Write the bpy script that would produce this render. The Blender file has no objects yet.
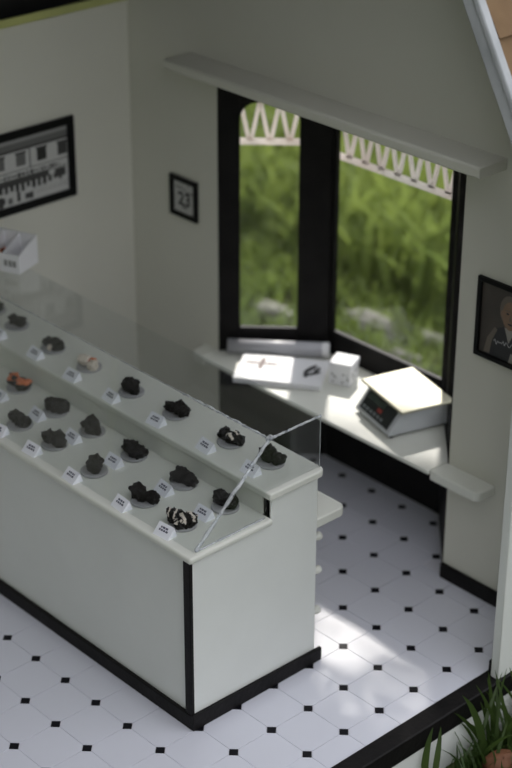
import bpy, bmesh, math, random
import numpy as np
from mathutils import Vector, Matrix, noise

# ------------------------------------------------------------------ camera, world, sun, exposure
S = 0.2                     # one floor tile = 0.2 m (doll's house enlarged to shop size)
scene = bpy.context.scene
COL = scene.collection
F_PX = 1787.4
CAM_R = ((0.6787756, 0.7343371, 0.0035466), (0.3414147, -0.3112993, -0.8868645), (-0.6501535, 0.6031929, -0.4620159))
CAM_C = Vector((20.2242, -19.2145, 22.1608))
cam_d = bpy.data.cameras.new('camera'); cam = bpy.data.objects.new('camera', cam_d); COL.objects.link(cam)
cam_d.sensor_fit = 'HORIZONTAL'; cam_d.sensor_width = 36.0; cam_d.lens = F_PX / 512 * 36.0
r0, r1, r2 = [Vector(r) for r in CAM_R]
cam.matrix_world = Matrix.Translation(CAM_C * S) @ Matrix((r0, -r1, -r2)).transposed().to_4x4()
cam_d.clip_end = 500
cam_d.dof.use_dof = True
cam_d.dof.focus_distance = (Vector((-1.1, -0.6, 3.0)) - CAM_C).dot(r2) * S
cam_d.dof.aperture_fstop = 1.6
scene.camera = cam

world = bpy.data.worlds.new('world'); scene.world = world; world.use_nodes = True
wn = world.node_tree.nodes; wl = world.node_tree.links
bg = wn['Background']
SUN_DIR = Vector((0.70, -0.79, -1.0)).normalized()
bg.inputs[0].default_value = (0.97, 0.98, 1.03, 1)          # even, thinly clouded sky
bg.inputs[1].default_value = 1.42

sun_d = bpy.data.lights.new('sun', 'SUN'); sun_d.energy = 4.8; sun_d.angle = math.radians(2.6); sun_d.color = (1.0, 0.93, 0.86)
sun = bpy.data.objects.new('sun', sun_d); COL.objects.link(sun)
sun.rotation_euler = SUN_DIR.to_track_quat('-Z', 'Y').to_euler()

vs = scene.view_settings
vs.view_transform = 'Standard'; vs.look = 'None'; vs.gamma = 1.0; vs.use_curve_mapping = False
vs.exposure = 0.0
rnd = random.Random(7)

# ------------------------------------------------------------------ materials
def mat(name, col, rough=0.5, spec=0.5, metal=0.0, vary=0.0, vscale=6.0, bump=0.0, bscale=40.0, coat=0.0, trans=0.0, sss=0.0, col2=None, detail=4.0):
    m = bpy.data.materials.new(name); m.use_nodes = True
    nt = m.node_tree; b = nt.nodes['Principled BSDF']
    b.inputs['Base Color'].default_value = (*col, 1); b.inputs['Roughness'].default_value = rough
    b.inputs['Specular IOR Level'].default_value = spec; b.inputs['Metallic'].default_value = metal
    b.inputs['Coat Weight'].default_value = coat; b.inputs['Coat Roughness'].default_value = 0.1
    if trans: b.inputs['Transmission Weight'].default_value = trans
    tc = nt.nodes.new('ShaderNodeTexCoord')
    if vary or col2:
        n = nt.nodes.new('ShaderNodeTexNoise'); n.inputs['Scale'].default_value = vscale; n.inputs['Detail'].default_value = detail
        nt.links.new(tc.outputs['Object'], n.inputs['Vector'])
        r = nt.nodes.new('ShaderNodeMapRange'); r.inputs[1].default_value = 0.3; r.inputs[2].default_value = 0.7
        nt.links.new(n.outputs[0], r.inputs[0])
        mx = nt.nodes.new('ShaderNodeMix'); mx.data_type = 'RGBA'
        c2 = col2 if col2 else tuple(c * (1 - vary) for c in col)
        mx.inputs[6].default_value = (*col, 1); mx.inputs[7].default_value = (*c2, 1)
        nt.links.new(r.outputs[0], mx.inputs[0]); nt.links.new(mx.outputs[2], b.inputs['Base Color'])
    if bump:
        n2 = nt.nodes.new('ShaderNodeTexNoise'); n2.inputs['Scale'].default_value = bscale; n2.inputs['Detail'].default_value = 5
        nt.links.new(tc.outputs['Object'], n2.inputs['Vector'])
        bp = nt.nodes.new('ShaderNodeBump'); bp.inputs['Strength'].default_value = bump; bp.inputs['Distance'].default_value = 0.01
        nt.links.new(n2.outputs[0], bp.inputs['Height']); nt.links.new(bp.outputs[0], b.inputs['Normal'])
    return m

def glass_mat(name, haze=0.03, tint=(0.97, 0.98, 0.98), hazecol=(0.8, 0.82, 0.85), nscale=3.0, ior=1.5, gl=1.0):
    """thin clear sheet: transparent, fresnel reflection and a little dust"""
    m = bpy.data.materials.new(name); m.use_nodes = True; nt = m.node_tree
    for n in list(nt.nodes): nt.nodes.remove(n)
    out = nt.nodes.new('ShaderNodeOutputMaterial')
    tr = nt.nodes.new('ShaderNodeBsdfTransparent'); tr.inputs[0].default_value = (*tint, 1)
    gs = nt.nodes.new('ShaderNodeBsdfGlossy'); gs.inputs['Roughness'].default_value = 0.03
    df = nt.nodes.new('ShaderNodeBsdfDiffuse'); df.inputs[0].default_value = (*hazecol, 1)
    fr = nt.nodes.new('ShaderNodeFresnel'); fr.inputs[0].default_value = ior
    mg = nt.nodes.new('ShaderNodeMath'); mg.operation = 'MULTIPLY'; mg.inputs[1].default_value = gl
    ge = nt.nodes.new('ShaderNodeNewGeometry'); io = nt.nodes.new('ShaderNodeMapRange')   # leaving the sheet: inverse index
    io.inputs[3].default_value = ior; io.inputs[4].default_value = 1.0 / ior
    nt.links.new(ge.outputs['Backfacing'], io.inputs[0]); nt.links.new(io.outputs[0], fr.inputs[0])
    nt.links.new(fr.outputs[0], mg.inputs[0])
    m1 = nt.nodes.new('ShaderNodeMixShader'); m2 = nt.nodes.new('ShaderNodeMixShader')
    nz = nt.nodes.new('ShaderNodeTexNoise'); nz.inputs['Scale'].default_value = nscale; nz.inputs['Detail'].default_value = 8
    tc = nt.nodes.new('ShaderNodeTexCoord'); nt.links.new(tc.outputs['Object'], nz.inputs['Vector'])
    mr = nt.nodes.new('ShaderNodeMapRange'); mr.inputs[1].default_value = 0.35; mr.inputs[2].default_value = 0.75
    mr.inputs[3].default_value = haze * 0.4; mr.inputs[4].default_value = haze * 1.8
    nt.links.new(nz.outputs[0], mr.inputs[0])
    nt.links.new(mr.outputs[0], m1.inputs[0]); nt.links.new(tr.outputs[0], m1.inputs[1]); nt.links.new(df.outputs[0], m1.inputs[2])
    nt.links.new(mg.outputs[0], m2.inputs[0]); nt.links.new(m1.outputs[0], m2.inputs[1]); nt.links.new(gs.outputs[0], m2.inputs[2])
    nt.links.new(m2.outputs[0], out.inputs[0])
    return m

def leaf_mat(name, c1, c2, scale=0.6, tl=0.45):
    m = bpy.data.materials.new(name); m.use_nodes = True; nt = m.node_tree
    for n in list(nt.nodes): nt.nodes.remove(n)
    out = nt.nodes.new('ShaderNodeOutputMaterial')
    tc = nt.nodes.new('ShaderNodeTexCoord'); nz = nt.nodes.new('ShaderNodeTexNoise')
    nz.inputs['Scale'].default_value = scale; nz.inputs['Detail'].default_value = 3
    nt.links.new(tc.outputs['Object'], nz.inputs['Vector'])
    mr = nt.nodes.new('ShaderNodeMapRange'); mr.inputs[1].default_value = 0.35; mr.inputs[2].default_value = 0.65
    nt.links.new(nz.outputs[0], mr.inputs[0])
    mx = nt.nodes.new('ShaderNodeMix'); mx.data_type = 'RGBA'
    mx.inputs[6].default_value = (*c1, 1); mx.inputs[7].default_value = (*c2, 1)
    nt.links.new(mr.outputs[0], mx.inputs[0])
    df = nt.nodes.new('ShaderNodeBsdfDiffuse'); tr = nt.nodes.new('ShaderNodeBsdfTranslucent'); gl = nt.nodes.new('ShaderNodeBsdfGlossy')
    gl.inputs['Roughness'].default_value = 0.4
    nt.links.new(mx.outputs[2], df.inputs[0]); nt.links.new(mx.outputs[2], tr.inputs[0])
    a = nt.nodes.new('ShaderNodeMixShader'); a.inputs[0].default_value = tl
    b = nt.nodes.new('ShaderNodeMixShader'); b.inputs[0].default_value = 0.03
    nt.links.new(df.outputs[0], a.inputs[1]); nt.links.new(tr.outputs[0], a.inputs[2])
    nt.links.new(a.outputs[0], b.inputs[1]); nt.links.new(gl.outputs[0], b.inputs[2])
    nt.links.new(b.outputs[0], out.inputs[0])
    return m

M = {}
M['wall'] = mat('wall_paint', (0.67, 0.665, 0.59), 0.75, 0.15, vary=0.06, vscale=1.2, bump=0.12, bscale=9)
M['white'] = mat('white_paint', (0.76, 0.78, 0.75), 0.5, 0.35, vary=0.05, vscale=3.0, bump=0.10, bscale=25)
M['cream'] = mat('cream_paint', (0.72, 0.73, 0.67), 0.45, 0.4, vary=0.06, vscale=3.0, bump=0.08, bscale=20)
M['black'] = mat('black_paint', (0.006, 0.0055, 0.006), 0.5, 0.15, col2=(0.011, 0.010, 0.010), vscale=9, bump=0.2, bscale=50)
M['tile'] = mat('white_tile', (0.70, 0.71, 0.79), 0.24, 0.45, vary=0.04, vscale=1.5, bump=0.03, bscale=4)
M['dot'] = mat('black_tile', (0.006, 0.006, 0.009), 0.45, 0.15)
M['grout'] = mat('tile_grout', (0.66, 0.66, 0.72), 0.5)
M['glass'] = glass_mat('case_glass', 0.010)
M['pane'] = glass_mat('window_glass', 0.006, gl=0.5)
M['seam'] = glass_mat('glue_seam', 0.36, tint=(0.85, 0.87, 0.9), hazecol=(0.95, 0.97, 1.0), nscale=26)
M['plate'] = mat('grey_plate', (0.33, 0.33, 0.335), 0.35, 0.4)
M['choc'] = mat('dark_chocolate', (0.006, 0.005, 0.0045), 0.55, 0.2, col2=(0.012, 0.009, 0.007), vscale=30, bump=0.5, bscale=60)
M['orange'] = mat('candied_orange', (0.62, 0.13, 0.035), 0.4, 0.4, col2=(0.72, 0.22, 0.08), vscale=20)
M['icing'] = mat('white_icing', (0.80, 0.72, 0.64), 0.5)
M['cream_choc'] = mat('white_chocolate', (0.74, 0.66, 0.56), 0.5, col2=(0.62, 0.55, 0.47), vscale=20)
M['card'] = mat('card_paper', (0.86, 0.87, 0.93), 0.6)
M['ink'] = mat('card_ink', (0.10, 0.10, 0.15), 0.7)
M['paper'] = mat('print_paper', (0.50, 0.50, 0.49), 0.5)
M['frame'] = mat('frame_black', (0.006, 0.006, 0.0065), 0.45, 0.15)
for i, g in enumerate((0.015, 0.05, 0.13, 0.27, 0.52)): M['g%d' % i] = mat('print_grey_%d' % i, (g, g, g * 0.98), 0.55)
M['boxpaper'] = mat('box_paper', (0.78, 0.78, 0.80), 0.35, 0.4)
M['steel'] = mat('brushed_steel', (0.50, 0.48, 0.37), 0.4, 0.4, metal=0.3, bump=0.06, bscale=30)
M['scalebody'] = mat('scale_body', (0.52, 0.54, 0.56), 0.35, 0.4)
M['display'] = mat('display_panel', (0.012, 0.016, 0.016), 0.3)
M['lcd'] = mat('display_lcd', (0.03, 0.045, 0.035), 0.2)
M['button'] = mat('button_grey', (0.22, 0.24, 0.25), 0.4)
M['red'] = mat('button_red', (0.32, 0.05, 0.04), 0.4)
M['shingle'] = mat('cedar_shingle', (0.24, 0.155, 0.08), 0.7, 0.2, col2=(0.17, 0.105, 0.055), vscale=5, bump=0.3, bscale=18)
M['rooft'] = mat('dark_roof_timber', (0.012, 0.012, 0.013), 0.8, 0.1, col2=(0.02, 0.02, 0.02), vscale=5)
M['plate_wood'] = mat('yellow_green_wall_plate', (0.50, 0.52, 0.20), 0.7, 0.2, col2=(0.36, 0.38, 0.16), vscale=3)  # yellow-green strip along the wall top, mottled by noise
M['barge'] = mat('barge_paint', (0.40, 0.42, 0.44), 0.6, 0.3, col2=(0.54, 0.56, 0.58), vscale=8, bump=0.3, bscale=20)
M['soil'] = mat('lawn_soil', (0.06, 0.085, 0.025), 0.9, 0.1, col2=(0.035, 0.03, 0.02), vscale=1.5, bump=0.4, bscale=8)
M['grass'] = leaf_mat('grass_blade', (0.28, 0.35, 0.085), (0.115, 0.175, 0.045), 0.3)
M['blade'] = leaf_mat('shaded_blade', (0.045, 0.085, 0.02), (0.09, 0.14, 0.035), 2.0)  # base colour darkened to paint in the shade on the front grass
M['stone'] = mat('pale_stone', (0.33, 0.32, 0.29), 0.8, 0.2, vary=0.4, vscale=3)
M['dryleaf'] = mat('dry_leaf', (0.20, 0.085, 0.04), 0.6, 0.3, col2=(0.13, 0.055, 0.03), vscale=6)
M['tree'] = leaf_mat('hedge_leaf', (0.045, 0.065, 0.025), (0.075, 0.10, 0.04), 0.5)

# ------------------------------------------------------------------ mesh builder (all input in tile units)
class MB:
    def __init__(s): s.v = []; s.f = []; s.mi = []; s.cur = 0; s.xf = None
    def add(s, vs_, fs):
        n = len(s.v)
        for p in vs_:
            p = Vector(p)
            if s.xf is not None: p = s.xf @ p
            s.v.append(p)
        for f in fs: s.f.append([i + n for i in f]); s.mi.append(s.cur)
    def box(s, x0, x1, y0, y1, z0, z1):
        s.add([(x, y, z) for z in (z0, z1) for y in (y0, y1) for x in (x0, x1)],
              [(0, 2, 3, 1), (4, 5, 7, 6), (0, 1, 5, 4), (2, 6, 7, 3), (0, 4, 6, 2), (1, 3, 7, 5)]); return s
    def prism(s, poly, axis, a, b):
        """poly: list of 2-D points; axis 0: (y,z), 1: (x,z), 2: (x,y); extruded a..b"""
        def P(p, c): return (c, p[0], p[1]) if axis == 0 else ((p[0], c, p[1]) if axis == 1 else (p[0], p[1], c))
        n = len(poly)
        ar = sum(poly[i][0] * poly[(i + 1) % n][1] - poly[(i + 1) % n][0] * poly[i][1] for i in range(n))
        if (ar < 0) != (axis == 1): poly = poly[::-1]
        s.add([P(p, a) for p in poly] + [P(p, b) for p in poly],
              [tuple(range(n))[::-1], tuple(range(n, 2 * n))] + [(i, (i + 1) % n, n + (i + 1) % n, n + i) for i in range(n)]); return s
    def bar(s, p0, p1, w, h, up=(0, 0, 1)):
        p0, p1 = Vector(p0), Vector(p1); d = (p1 - p0).normalized(); u = Vector(up); r = d.cross(u).normalized(); u = r.cross(d)
        vs_ = [p + r * (a * w / 2) + u * (b * h / 2) for p in (p0, p1) for a, b in ((-1, -1), (1, -1), (1, 1), (-1, 1))]
        s.add(vs_, [(0, 1, 2, 3)[::-1], (4, 5, 6, 7)] + [(i, (i + 1) % 4, 4 + (i + 1) % 4, 4 + i) for i in range(4)]); return s
    def tube(s, pts, rad, n=10, cap=True):
        pts = [Vector(p) for p in pts]; rings = []
        rr = rad if isinstance(rad, (list, tuple)) else [rad] * len(pts)
        for i, p in enumerate(pts):
            d = (pts[min(i + 1, len(pts) - 1)] - pts[max(i - 1, 0)]).normalized()
            a = d.orthogonal().normalized() if abs(d.z) > 0.9 else d.cross(Vector((0, 0, 1))).normalized(); b = d.cross(a)
            rings.append([p + (a * math.cos(t) + b * math.sin(t)) * rr[i] for t in [2 * math.pi * k / n for k in range(n)]])
        vs_ = [q for r in rings for q in r]; fs = []
        for i in range(len(pts) - 1):
            for k in range(n): fs.append((i * n + k, i * n + (k + 1) % n, (i + 1) * n + (k + 1) % n, (i + 1) * n + k))
        if cap: fs.append(tuple(range(n))[::-1]); fs.append(tuple((len(pts) - 1) * n + k for k in range(n)))
        s.add(vs_, fs); return s
    def lathe(s, prof, c, n=24):
        """prof: list of (r, z) from the bottom up"""
        vs_ = []; fs = []
        for r, z in prof:
            for k in range(n):
                t = 2 * math.pi * k / n; vs_.append((c[0] + r * math.cos(t), c[1] + r * math.sin(t), c[2] + z))
        for i in range(len(prof) - 1):
            for k in range(n): fs.append((i * n + k, i * n + (k + 1) % n, (i + 1) * n + (k + 1) % n, (i + 1) * n + k))
        fs.append(tuple(range(n))[::-1]); fs.append(tuple((len(prof) - 1) * n + k for k in range(n)))
        s.add(vs_, fs); return s
    def quad(s, a, b, c, d): s.add([a, b, c, d], [(0, 1, 2, 3)]); return s
    def mesh(s, name, mats, org=(0, 0, 0), smooth=False):
        me = bpy.data.meshes.new(name); o = Vector(org)
        me.from_pydata([tuple((p - o) * S) for p in s.v], [], s.f)
        for m in (mats if isinstance(mats, (list, tuple)) else [mats]): me.materials.append(M[m])
        me.polygons.foreach_set('material_index', s.mi)
        if smooth: me.polygons.foreach_set('use_smooth', [True] * len(me.polygons))
        me.update(); return me

def wloc(o):
    return Vector(o['_w']) if o is not None and '_w' in o.keys() else Vector((0, 0, 0))
WL = {}
def link(name, data, parent=None, at=(0, 0, 0)):
    o = bpy.data.objects.new(name, data); COL.objects.link(o)
    base = WL.get(parent.name, Vector((0, 0, 0))) if parent else Vector((0, 0, 0))
    o.location = (Vector(at) - base) * S
    if parent: o.parent = parent
    WL[o.name] = Vector(at)
    return o
def tag(o, label=None, cat=None, group=None, kind=None):
    if label: o['label'] = label
    if cat: o['category'] = cat
    if group: o['group'] = group
    if kind: o['kind'] = kind
    return o
def build(mb, name, mats, parent=None, at=None, smooth=False, bevel=0.0, seg=2):
    at = at if at is not None else (WL[parent.name] if parent else (0, 0, 0))
    o = link(name, mb.mesh(name, mats, at, smooth), parent, at)
    if bevel:
        b = o.modifiers.new('bevel', 'BEVEL'); b.width = bevel * S; b.segments = seg; b.limit_method = 'ANGLE'; b.angle_limit = math.radians(40)
        for p in o.data.polygons: p.use_smooth = True
        try: o.data.set_sharp_from_angle(angle=math.radians(35))
        except Exception: pass
    return o
def empty(name, at): return link(name, None, None, at)
def B(*a): return MB().box(*a)

# ------------------------------------------------------------------ ground and house shell
GZ = -1.35
g = MB(); N = 24; R_ = 260
for i in range(N + 1):
    for j in range(N + 1): g.v.append(Vector((-R_ + 2 * R_ * i / N, -R_ + 2 * R_ * j / N, GZ)))
for i in range(N):
    for j in range(N): a = i * (N + 1) + j; g.f.append([a, a + N + 1, a + N + 2, a + 1]); g.mi.append(0)
tag(build(g, 'ground', 'soil'), kind='structure')

XL, YW, XF, YB = -12.0, 6.525, 1.6, 8.42          # left wall, window wall, floor front edge, bay back
BX0, BX1, BC0, BC1 = -8.85, -1.40, -7.0, -3.22    # bay mouth and bay corners
floor = tag(build(B(XL, 2.0, -11.0, YW + 0.3, GZ + 0.002, -0.013).prism([(BX0, YW + .3), (BC0, YB), (BC1, YB), (BX1, YW + .3)], 2, GZ + 0.002, -0.013), 'floor', 'grout'), kind='structure')

def clip(poly, nx, ny, d):                          # keep nx*x+ny*y<=d
    out = []
    for i in range(len(poly)):
        a, b = poly[i], poly[(i + 1) % len(poly)]
        da, db = nx * a[0] + ny * a[1] - d, nx * b[0] + ny * b[1] - d
        if da <= 0: out.append(a)
        if (da < 0 < db) or (db < 0 < da):
            t = da / (da - db); out.append((a[0] + (b[0] - a[0]) * t, a[1] + (b[1] - a[1]) * t))
    return out
def floor_clip(poly, cy, cx):
    p = clip(poly, 1, 0, XF - 0.01); p = clip(p, -1, 0, 11.98) if p else p
    if cy > 6.0 and p:
        if cy > 7.0 or BX0 + 0.8 < cx < BX1 - 0.8:
            p = clip(p, 0, 1, YB - 0.03)
            p = clip(p, -1, 1, (YW - BX0) - 0.05) if p else p
            p = clip(p, 1, 1, (YW + BX1) - 0.05) if p else p
        else: p = clip(p, 0, 1, YW - 0.005)
    return p
DQ, J = 0.125, 0.009
tile_cache = {}
def tile_obj(poly, c, name, m, top, th):
    rel = tuple((round(x - c[0], 4), round(y - c[1], 4)) for x, y in poly)
    key = (name, rel)
    if key not in tile_cache:
        mb = MB(); n = len(rel); ins = 0.006
        lo = [(x, y, -th) for x, y in rel]; hi = [(x * (1 - ins), y * (1 - ins), 0) for x, y in rel]
        mb.add(lo + hi, [tuple(range(n, 2 * n))] + [(i, (i + 1) % n, n + (i + 1) % n, n + i) for i in range(n)])
        if sum(rel[i][0] * rel[(i + 1) % n][1] - rel[(i + 1) % n][0] * rel[i][1] for i in range(n)) < 0:
            mb.f = [f[::-1] for f in mb.f]
        tile_cache[key] = mb.mesh(name, m)
    return link(name, tile_cache[key], floor, (c[0], c[1], top))
q = DQ + J * 0.7
for i in range(-12, 2):
    for j in range(-6, 9):
        c = (i + 0.5, j + 0.5); h = 0.5 - J / 2
        k = 0.5 - q
        oc = [(c[0] + x, c[1] + y) for x, y in ((-k, -h), (k, -h), (h, -k), (h, k), (k, h), (-k, h), (-h, k), (-h, -k))]
        p = floor_clip(oc, c[1], c[0])
        if p and len(p) > 2: tile_obj(p, c, 'tile', 'tile', 0.0, 0.013)
for i in range(-11, 2):
    for j in range(-6, 9):
        d = DQ - J * 0.3
        if j > 6 and not (BX0 + (j - YW) < i < BX1 - (j - YW)): continue
        if i == -11 and j > 6: continue
        tile_obj([(i - d, j), (i, j - d), (i + d, j), (i, j + d)], (i, j), 'dot_tile', 'dot', 0.001, 0.014)

# walls
lw = tag(build(B(XL - 0.3, XL, -20.0, YW, GZ, 10.86), 'wall_left', 'wall'), kind='structure')
gable = [(XL - 0.3, GZ), (BX0, GZ), (BX0, 9.6), (BX1, 9.6), (BX1, GZ), (1.98, GZ), (1.98, 10.33), (-5.17, 22.7), (XL - 0.3, 10.33)]
ww = tag(build(MB().prism(gable, 1, YW, YW + 0.3), 'wall_back', 'wall'), kind='structure')
fw = tag(build(B(1.78, 1.98, 4.45, YW, 0.03, 10.45), 'wall_front', 'white', bevel=0.02), kind='structure')
tag(build(B(XL + 0.0, XL + 0.10, -11.0, YW - 0.02, 10.86, 11.05), 'trim_1', 'plate_wood', bevel=0.02), kind='structure')
tag(build(B(BX1, 1.70, YW - 0.10, YW, 0.0, 0.36), 'baseboard_back', 'black', bevel=0.02), kind='structure')
tag(build(B(1.70, 1.78, 4.47, YW - 0.10, 0.03, 0.38), 'baseboard_front', 'black', bevel=0.02), kind='structure')
tag(build(B(XL, BX0 - 0.02, YW - 0.10, YW, 0.0, 0.36), 'baseboard_left', 'black', bevel=0.02), kind='structure')
th = tag(build(B(XF, 2.03, -11.0, YW + 0.3, -0.45, 0.03), 'trim_2', 'black', bevel=0.03), kind='structure')
tag(build(B(2.0, 2.012, -11.0, YW + 0.3, GZ + 0.002, -0.45), 'trim_3', 'white'), kind='structure')
# roof: left slope (dark underside, run on out of view to shade the walls) and front slope with cedar shingles beyond the cut edge
SL = 1.74; nrm = Vector((SL, 0, 1)).normalized()
roof = tag(build(MB().prism([(XL - 0.30, 10.93), (-5.17, 22.8), (-5.17, 23.3), (XL - 0.62, 10.9), (XL - 0.62, 10.5), (XL - 0.3, 10.5)], 1, -20.0, YW + 0.5), 'roof', 'rooft'), kind='structure')
rp = [(-5.17, 22.7), (1.98, 13.78 - SL * 1.98), (2.35, 13.78 - SL * 2.35), (2.35 + 0.21 * nrm.x, 13.78 - SL * 2.35 + 0.21 * nrm.z), (-5.17, 23.1)]
roof_f = build(MB().prism(rp, 1, 4.60, YW + 0.5), 'front_slope', 'rooft', roof)
build(MB().prism([(-5.17, 22.8), (-2.3, 13.78 + SL * 2.3), (-2.3 + 0.3 * nrm.x, 13.78 + SL * 2.3 + 0.3 * nrm.z), (-5.17, 23.3)], 1, -20.0, 4.595), 'added_shade_slope', 'rooft', roof)  # unseen strip of roof added to darken the tops of the walls
# barge boards on the cut edge
def slope_pt(x, off): return (x + off * nrm.x, 13.78 - SL * x + off * nrm.z)
build(MB().prism([slope_pt(-5.1, -0.07), slope_pt(2.3, -0.07), slope_pt(2.3, 0.21), slope_pt(-5.1, 0.21)], 1, 4.45, 4.60), 'barge_board', 'barge', roof, bevel=0.02)
build(MB().prism([slope_pt(-5.1, 0.205), slope_pt(2.3, 0.205), slope_pt(2.3, 0.33), slope_pt(-5.1, 0.33)], 1, 4.40, 4.60), 'barge_moulding', 'barge', roof, bevel=0.03)
L_ = math.sqrt(1 + SL * SL)
sh_cache = {}
for k in range(-1, 12):
    for w in range(2):
        xa = 2.3 - (k + 1) * 0.62; xb = xa + 0.66
        off0, off1 = 0.22, 0.28
        y0 = 4.615 + (w * 1.28 if k % 2 else (w * 1.28 - 0.0)); y1 = min(y0 + 1.25, 7.0)
        if w == 0 and k % 2: y1 -= 0.5
        if w == 1 and k % 2: y0 -= 0.5
        a, b = slope_pt(xa, off0), slope_pt(xb, off0); c_, d_ = slope_pt(xb, off1 + 0.05), slope_pt(xa, off0 + 0.03)
        build(MB().prism([a, b, c_, d_], 1, y0, y1), 'shingle', 'shingle', roof)

# ------------------------------------------------------------------ bay window
win = tag(empty('window_1', (-5.1, 7.4, 2.9)), kind='structure')
ZS, ZB, ZT, ZC = 2.88, 3.47, 9.0, 9.6
TH = 0.15
s2 = math.sqrt(0.5)
def side(P0, P1, p_lo, p_hi, fret_n, zf):
    P0, P1 = Vector((*P0, 0)), Vector((*P1, 0)); d = (P1 - P0).normalized(); n = Vector((-d.y, d.x, 0)); Ln = (P1 - P0).length
    xf = Matrix((( d.x, n.x, 0, P0.x), (d.y, n.y, 0, P0.y), (0, 0, 1, 0), (0, 0, 0, 1)))
    def m_():
        m = MB(); m.xf = xf; return m
    build(m_().box(0, p_lo, 0, TH, ZS - 0.3, ZC), 'post', 'black', win, bevel=0.02)
    build(m_().box(p_hi, Ln, 0, TH, ZS - 0.3, ZC), 'post', 'black', win, bevel=0.02)
    build(m_().box(p_lo, p_hi, 0, TH, ZS - 0.3, ZB), 'bottom_rail', 'black', win, bevel=0.02)
    build(m_().box(p_lo, p_hi, 0, TH, ZT + 0.12, ZC), 'top_rail', 'black', win, bevel=0.02)
    build(m_().box(0, Ln, 0, TH, GZ, ZS - 0.3), 'apron_panel', 'black', win)
    build(m_().box(p_lo, p_hi, 0.07, 0.085, ZB, ZT + 0.12), 'window_pane', 'pane', win)
    R2 = 0.42
    for sgn, px in ((1, p_lo), (-1, p_hi)):
        arc = [(px, ZT + 0.12)] + [(px + sgn * (R2 - R2 * math.sin(t)), ZT + 0.12 - R2 + R2 * math.cos(t)) for t in [math.pi / 2 * k / 8 for k in range(9)]]
        m = m_(); m.prism([(x, z) for x, z in arc], 1, 0.02, 0.13); build(m, 'corner_bracket', 'black', win)
    # white fretwork hung outside
    y0, y1 = TH + 0.02, TH + 0.07
    build(m_().box(p_lo - 0.12, p_hi + 0.12, y0, y1, zf, zf + 0.16), 'fretwork_bar', 'icing_w', win)
    build(m_().box(p_lo - 0.12, p_hi + 0.12, y0, y1, zf + 1.04, zf + 1.16), 'fretwork_bar', 'icing_w', win)
    st = (p_hi - p_lo) / fret_n
    for k in range(fret_n):
        xv = p_lo + st * (k + 0.5)
        for sg in (-1, 1):
            m = m_(); m.bar((xv + sg * 0.03, (y0 + y1) / 2, zf + 0.12), (xv + sg * st * 0.5, (y0 + y1) / 2, zf + 1.08), 0.05, 0.10, up=(1, 0, 0)); build(m, 'fretwork_slat', 'icing_w', win)
M['icing_w'] = leaf_mat('fretwork_card', (0.95, 0.91, 0.88), (0.93, 0.84, 0.80), 2.0, tl=0.85)
side((BX0, YW + 0.03), (BC0, YB - 0.0), 0.49, 1.86, 3, 8.05)
for bx_c, sg_ in ((BC0, -1), (BC1, 1)):
    mt = TH * math.tan(math.radians(22.5))
    build(MB().prism([(bx_c, YB - 0.001), (bx_c, YB + TH), (bx_c + sg_ * mt, YB + TH), (bx_c + sg_ * TH * s2, YB + TH * s2)], 2, GZ, ZC), 'corner_post', 'black', win)
side((BC0, YB), (BC1, YB), 0.10, 3.62, 7, 7.76)
side((BC1, YB), (BX1, YW + 0.03), 0.70, 2.22, 3, 7.98)
build(MB().prism([(BX0 - .7, YW + .32), (BC0 - .25, YB + .6), (BC1 + .25, YB + .6), (BX1 + .7, YW + .32)], 2, ZC, ZC + 0.25), 'bay_roof', 'white', win)  # unseen eaves overhang widened to cut off the high sun
build(MB().prism([(BX0, YW + 0.01), (BC0, YB), (BC1, YB), (BX1, YW + 0.01)], 2, ZC - 0.06, ZC), 'bay_ceiling', 'wall', win)
build(B(BX1 - 0.03, BX1 - 0.001, YW - 0.0, YW + 0.3, 0.0, ZC - 0.07), 'jamb_lining', 'black', win)
build(B(BX0 + 0.001, BX0 + 0.03, YW - 0.0, YW + 0.3, 0.0, ZC - 0.07), 'jamb_lining', 'black', win)

# valance ledge above the bay
tag(build(MB().prism([(YW, 9.86), (5.74, 9.86), (5.70, 9.90), (5.70, 10.06), (5.74, 10.10), (YW, 10.10)], 0, -9.75, -0.40), 'trim_4', 'wall', bevel=0.02), kind='structure')
# deep shelf in the bay
shelf = empty('window_shelf', (-5.1, 6.2, ZS)); tag(shelf, 'cream painted deep shelf filling the bay window above the black panel', 'shelf')
pl = [(BX0 + 0.06, YW + 0.05), (BC0 + 0.03, YB - 0.04), (BC1 - 0.03, YB - 0.04), (BX1 - 0.06, YW + 0.05), (BX1 - 0.06, 5.93), (BX0 + 0.06, 5.93)]
build(MB().prism(pl, 2, ZS - 0.09, ZS), 'shelf_board', 'cream', shelf, bevel=0.02)
fl = [(BX1 - 0.055, YW - 0.002), (BX1 - 0.055, 5.97), (-0.22, 5.97), (-0.12, 6.05), (-0.08, YW - 0.002)]
build(MB().prism(fl, 2, ZS - 0.22, ZS + 0.004), 'shelf_ledge', 'cream', shelf, bevel=0.03)
fl = [(-9.35, YW - 0.002), (-9.25, 6.05), (-9.12, 5.97), (BX0 + 0.055, 5.97), (BX0 + 0.055, YW - 0.002)]
build(MB().prism(fl, 2, ZS - 0.22, ZS + 0.004), 'shelf_ledge', 'cream', shelf, bevel=0.03)

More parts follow.
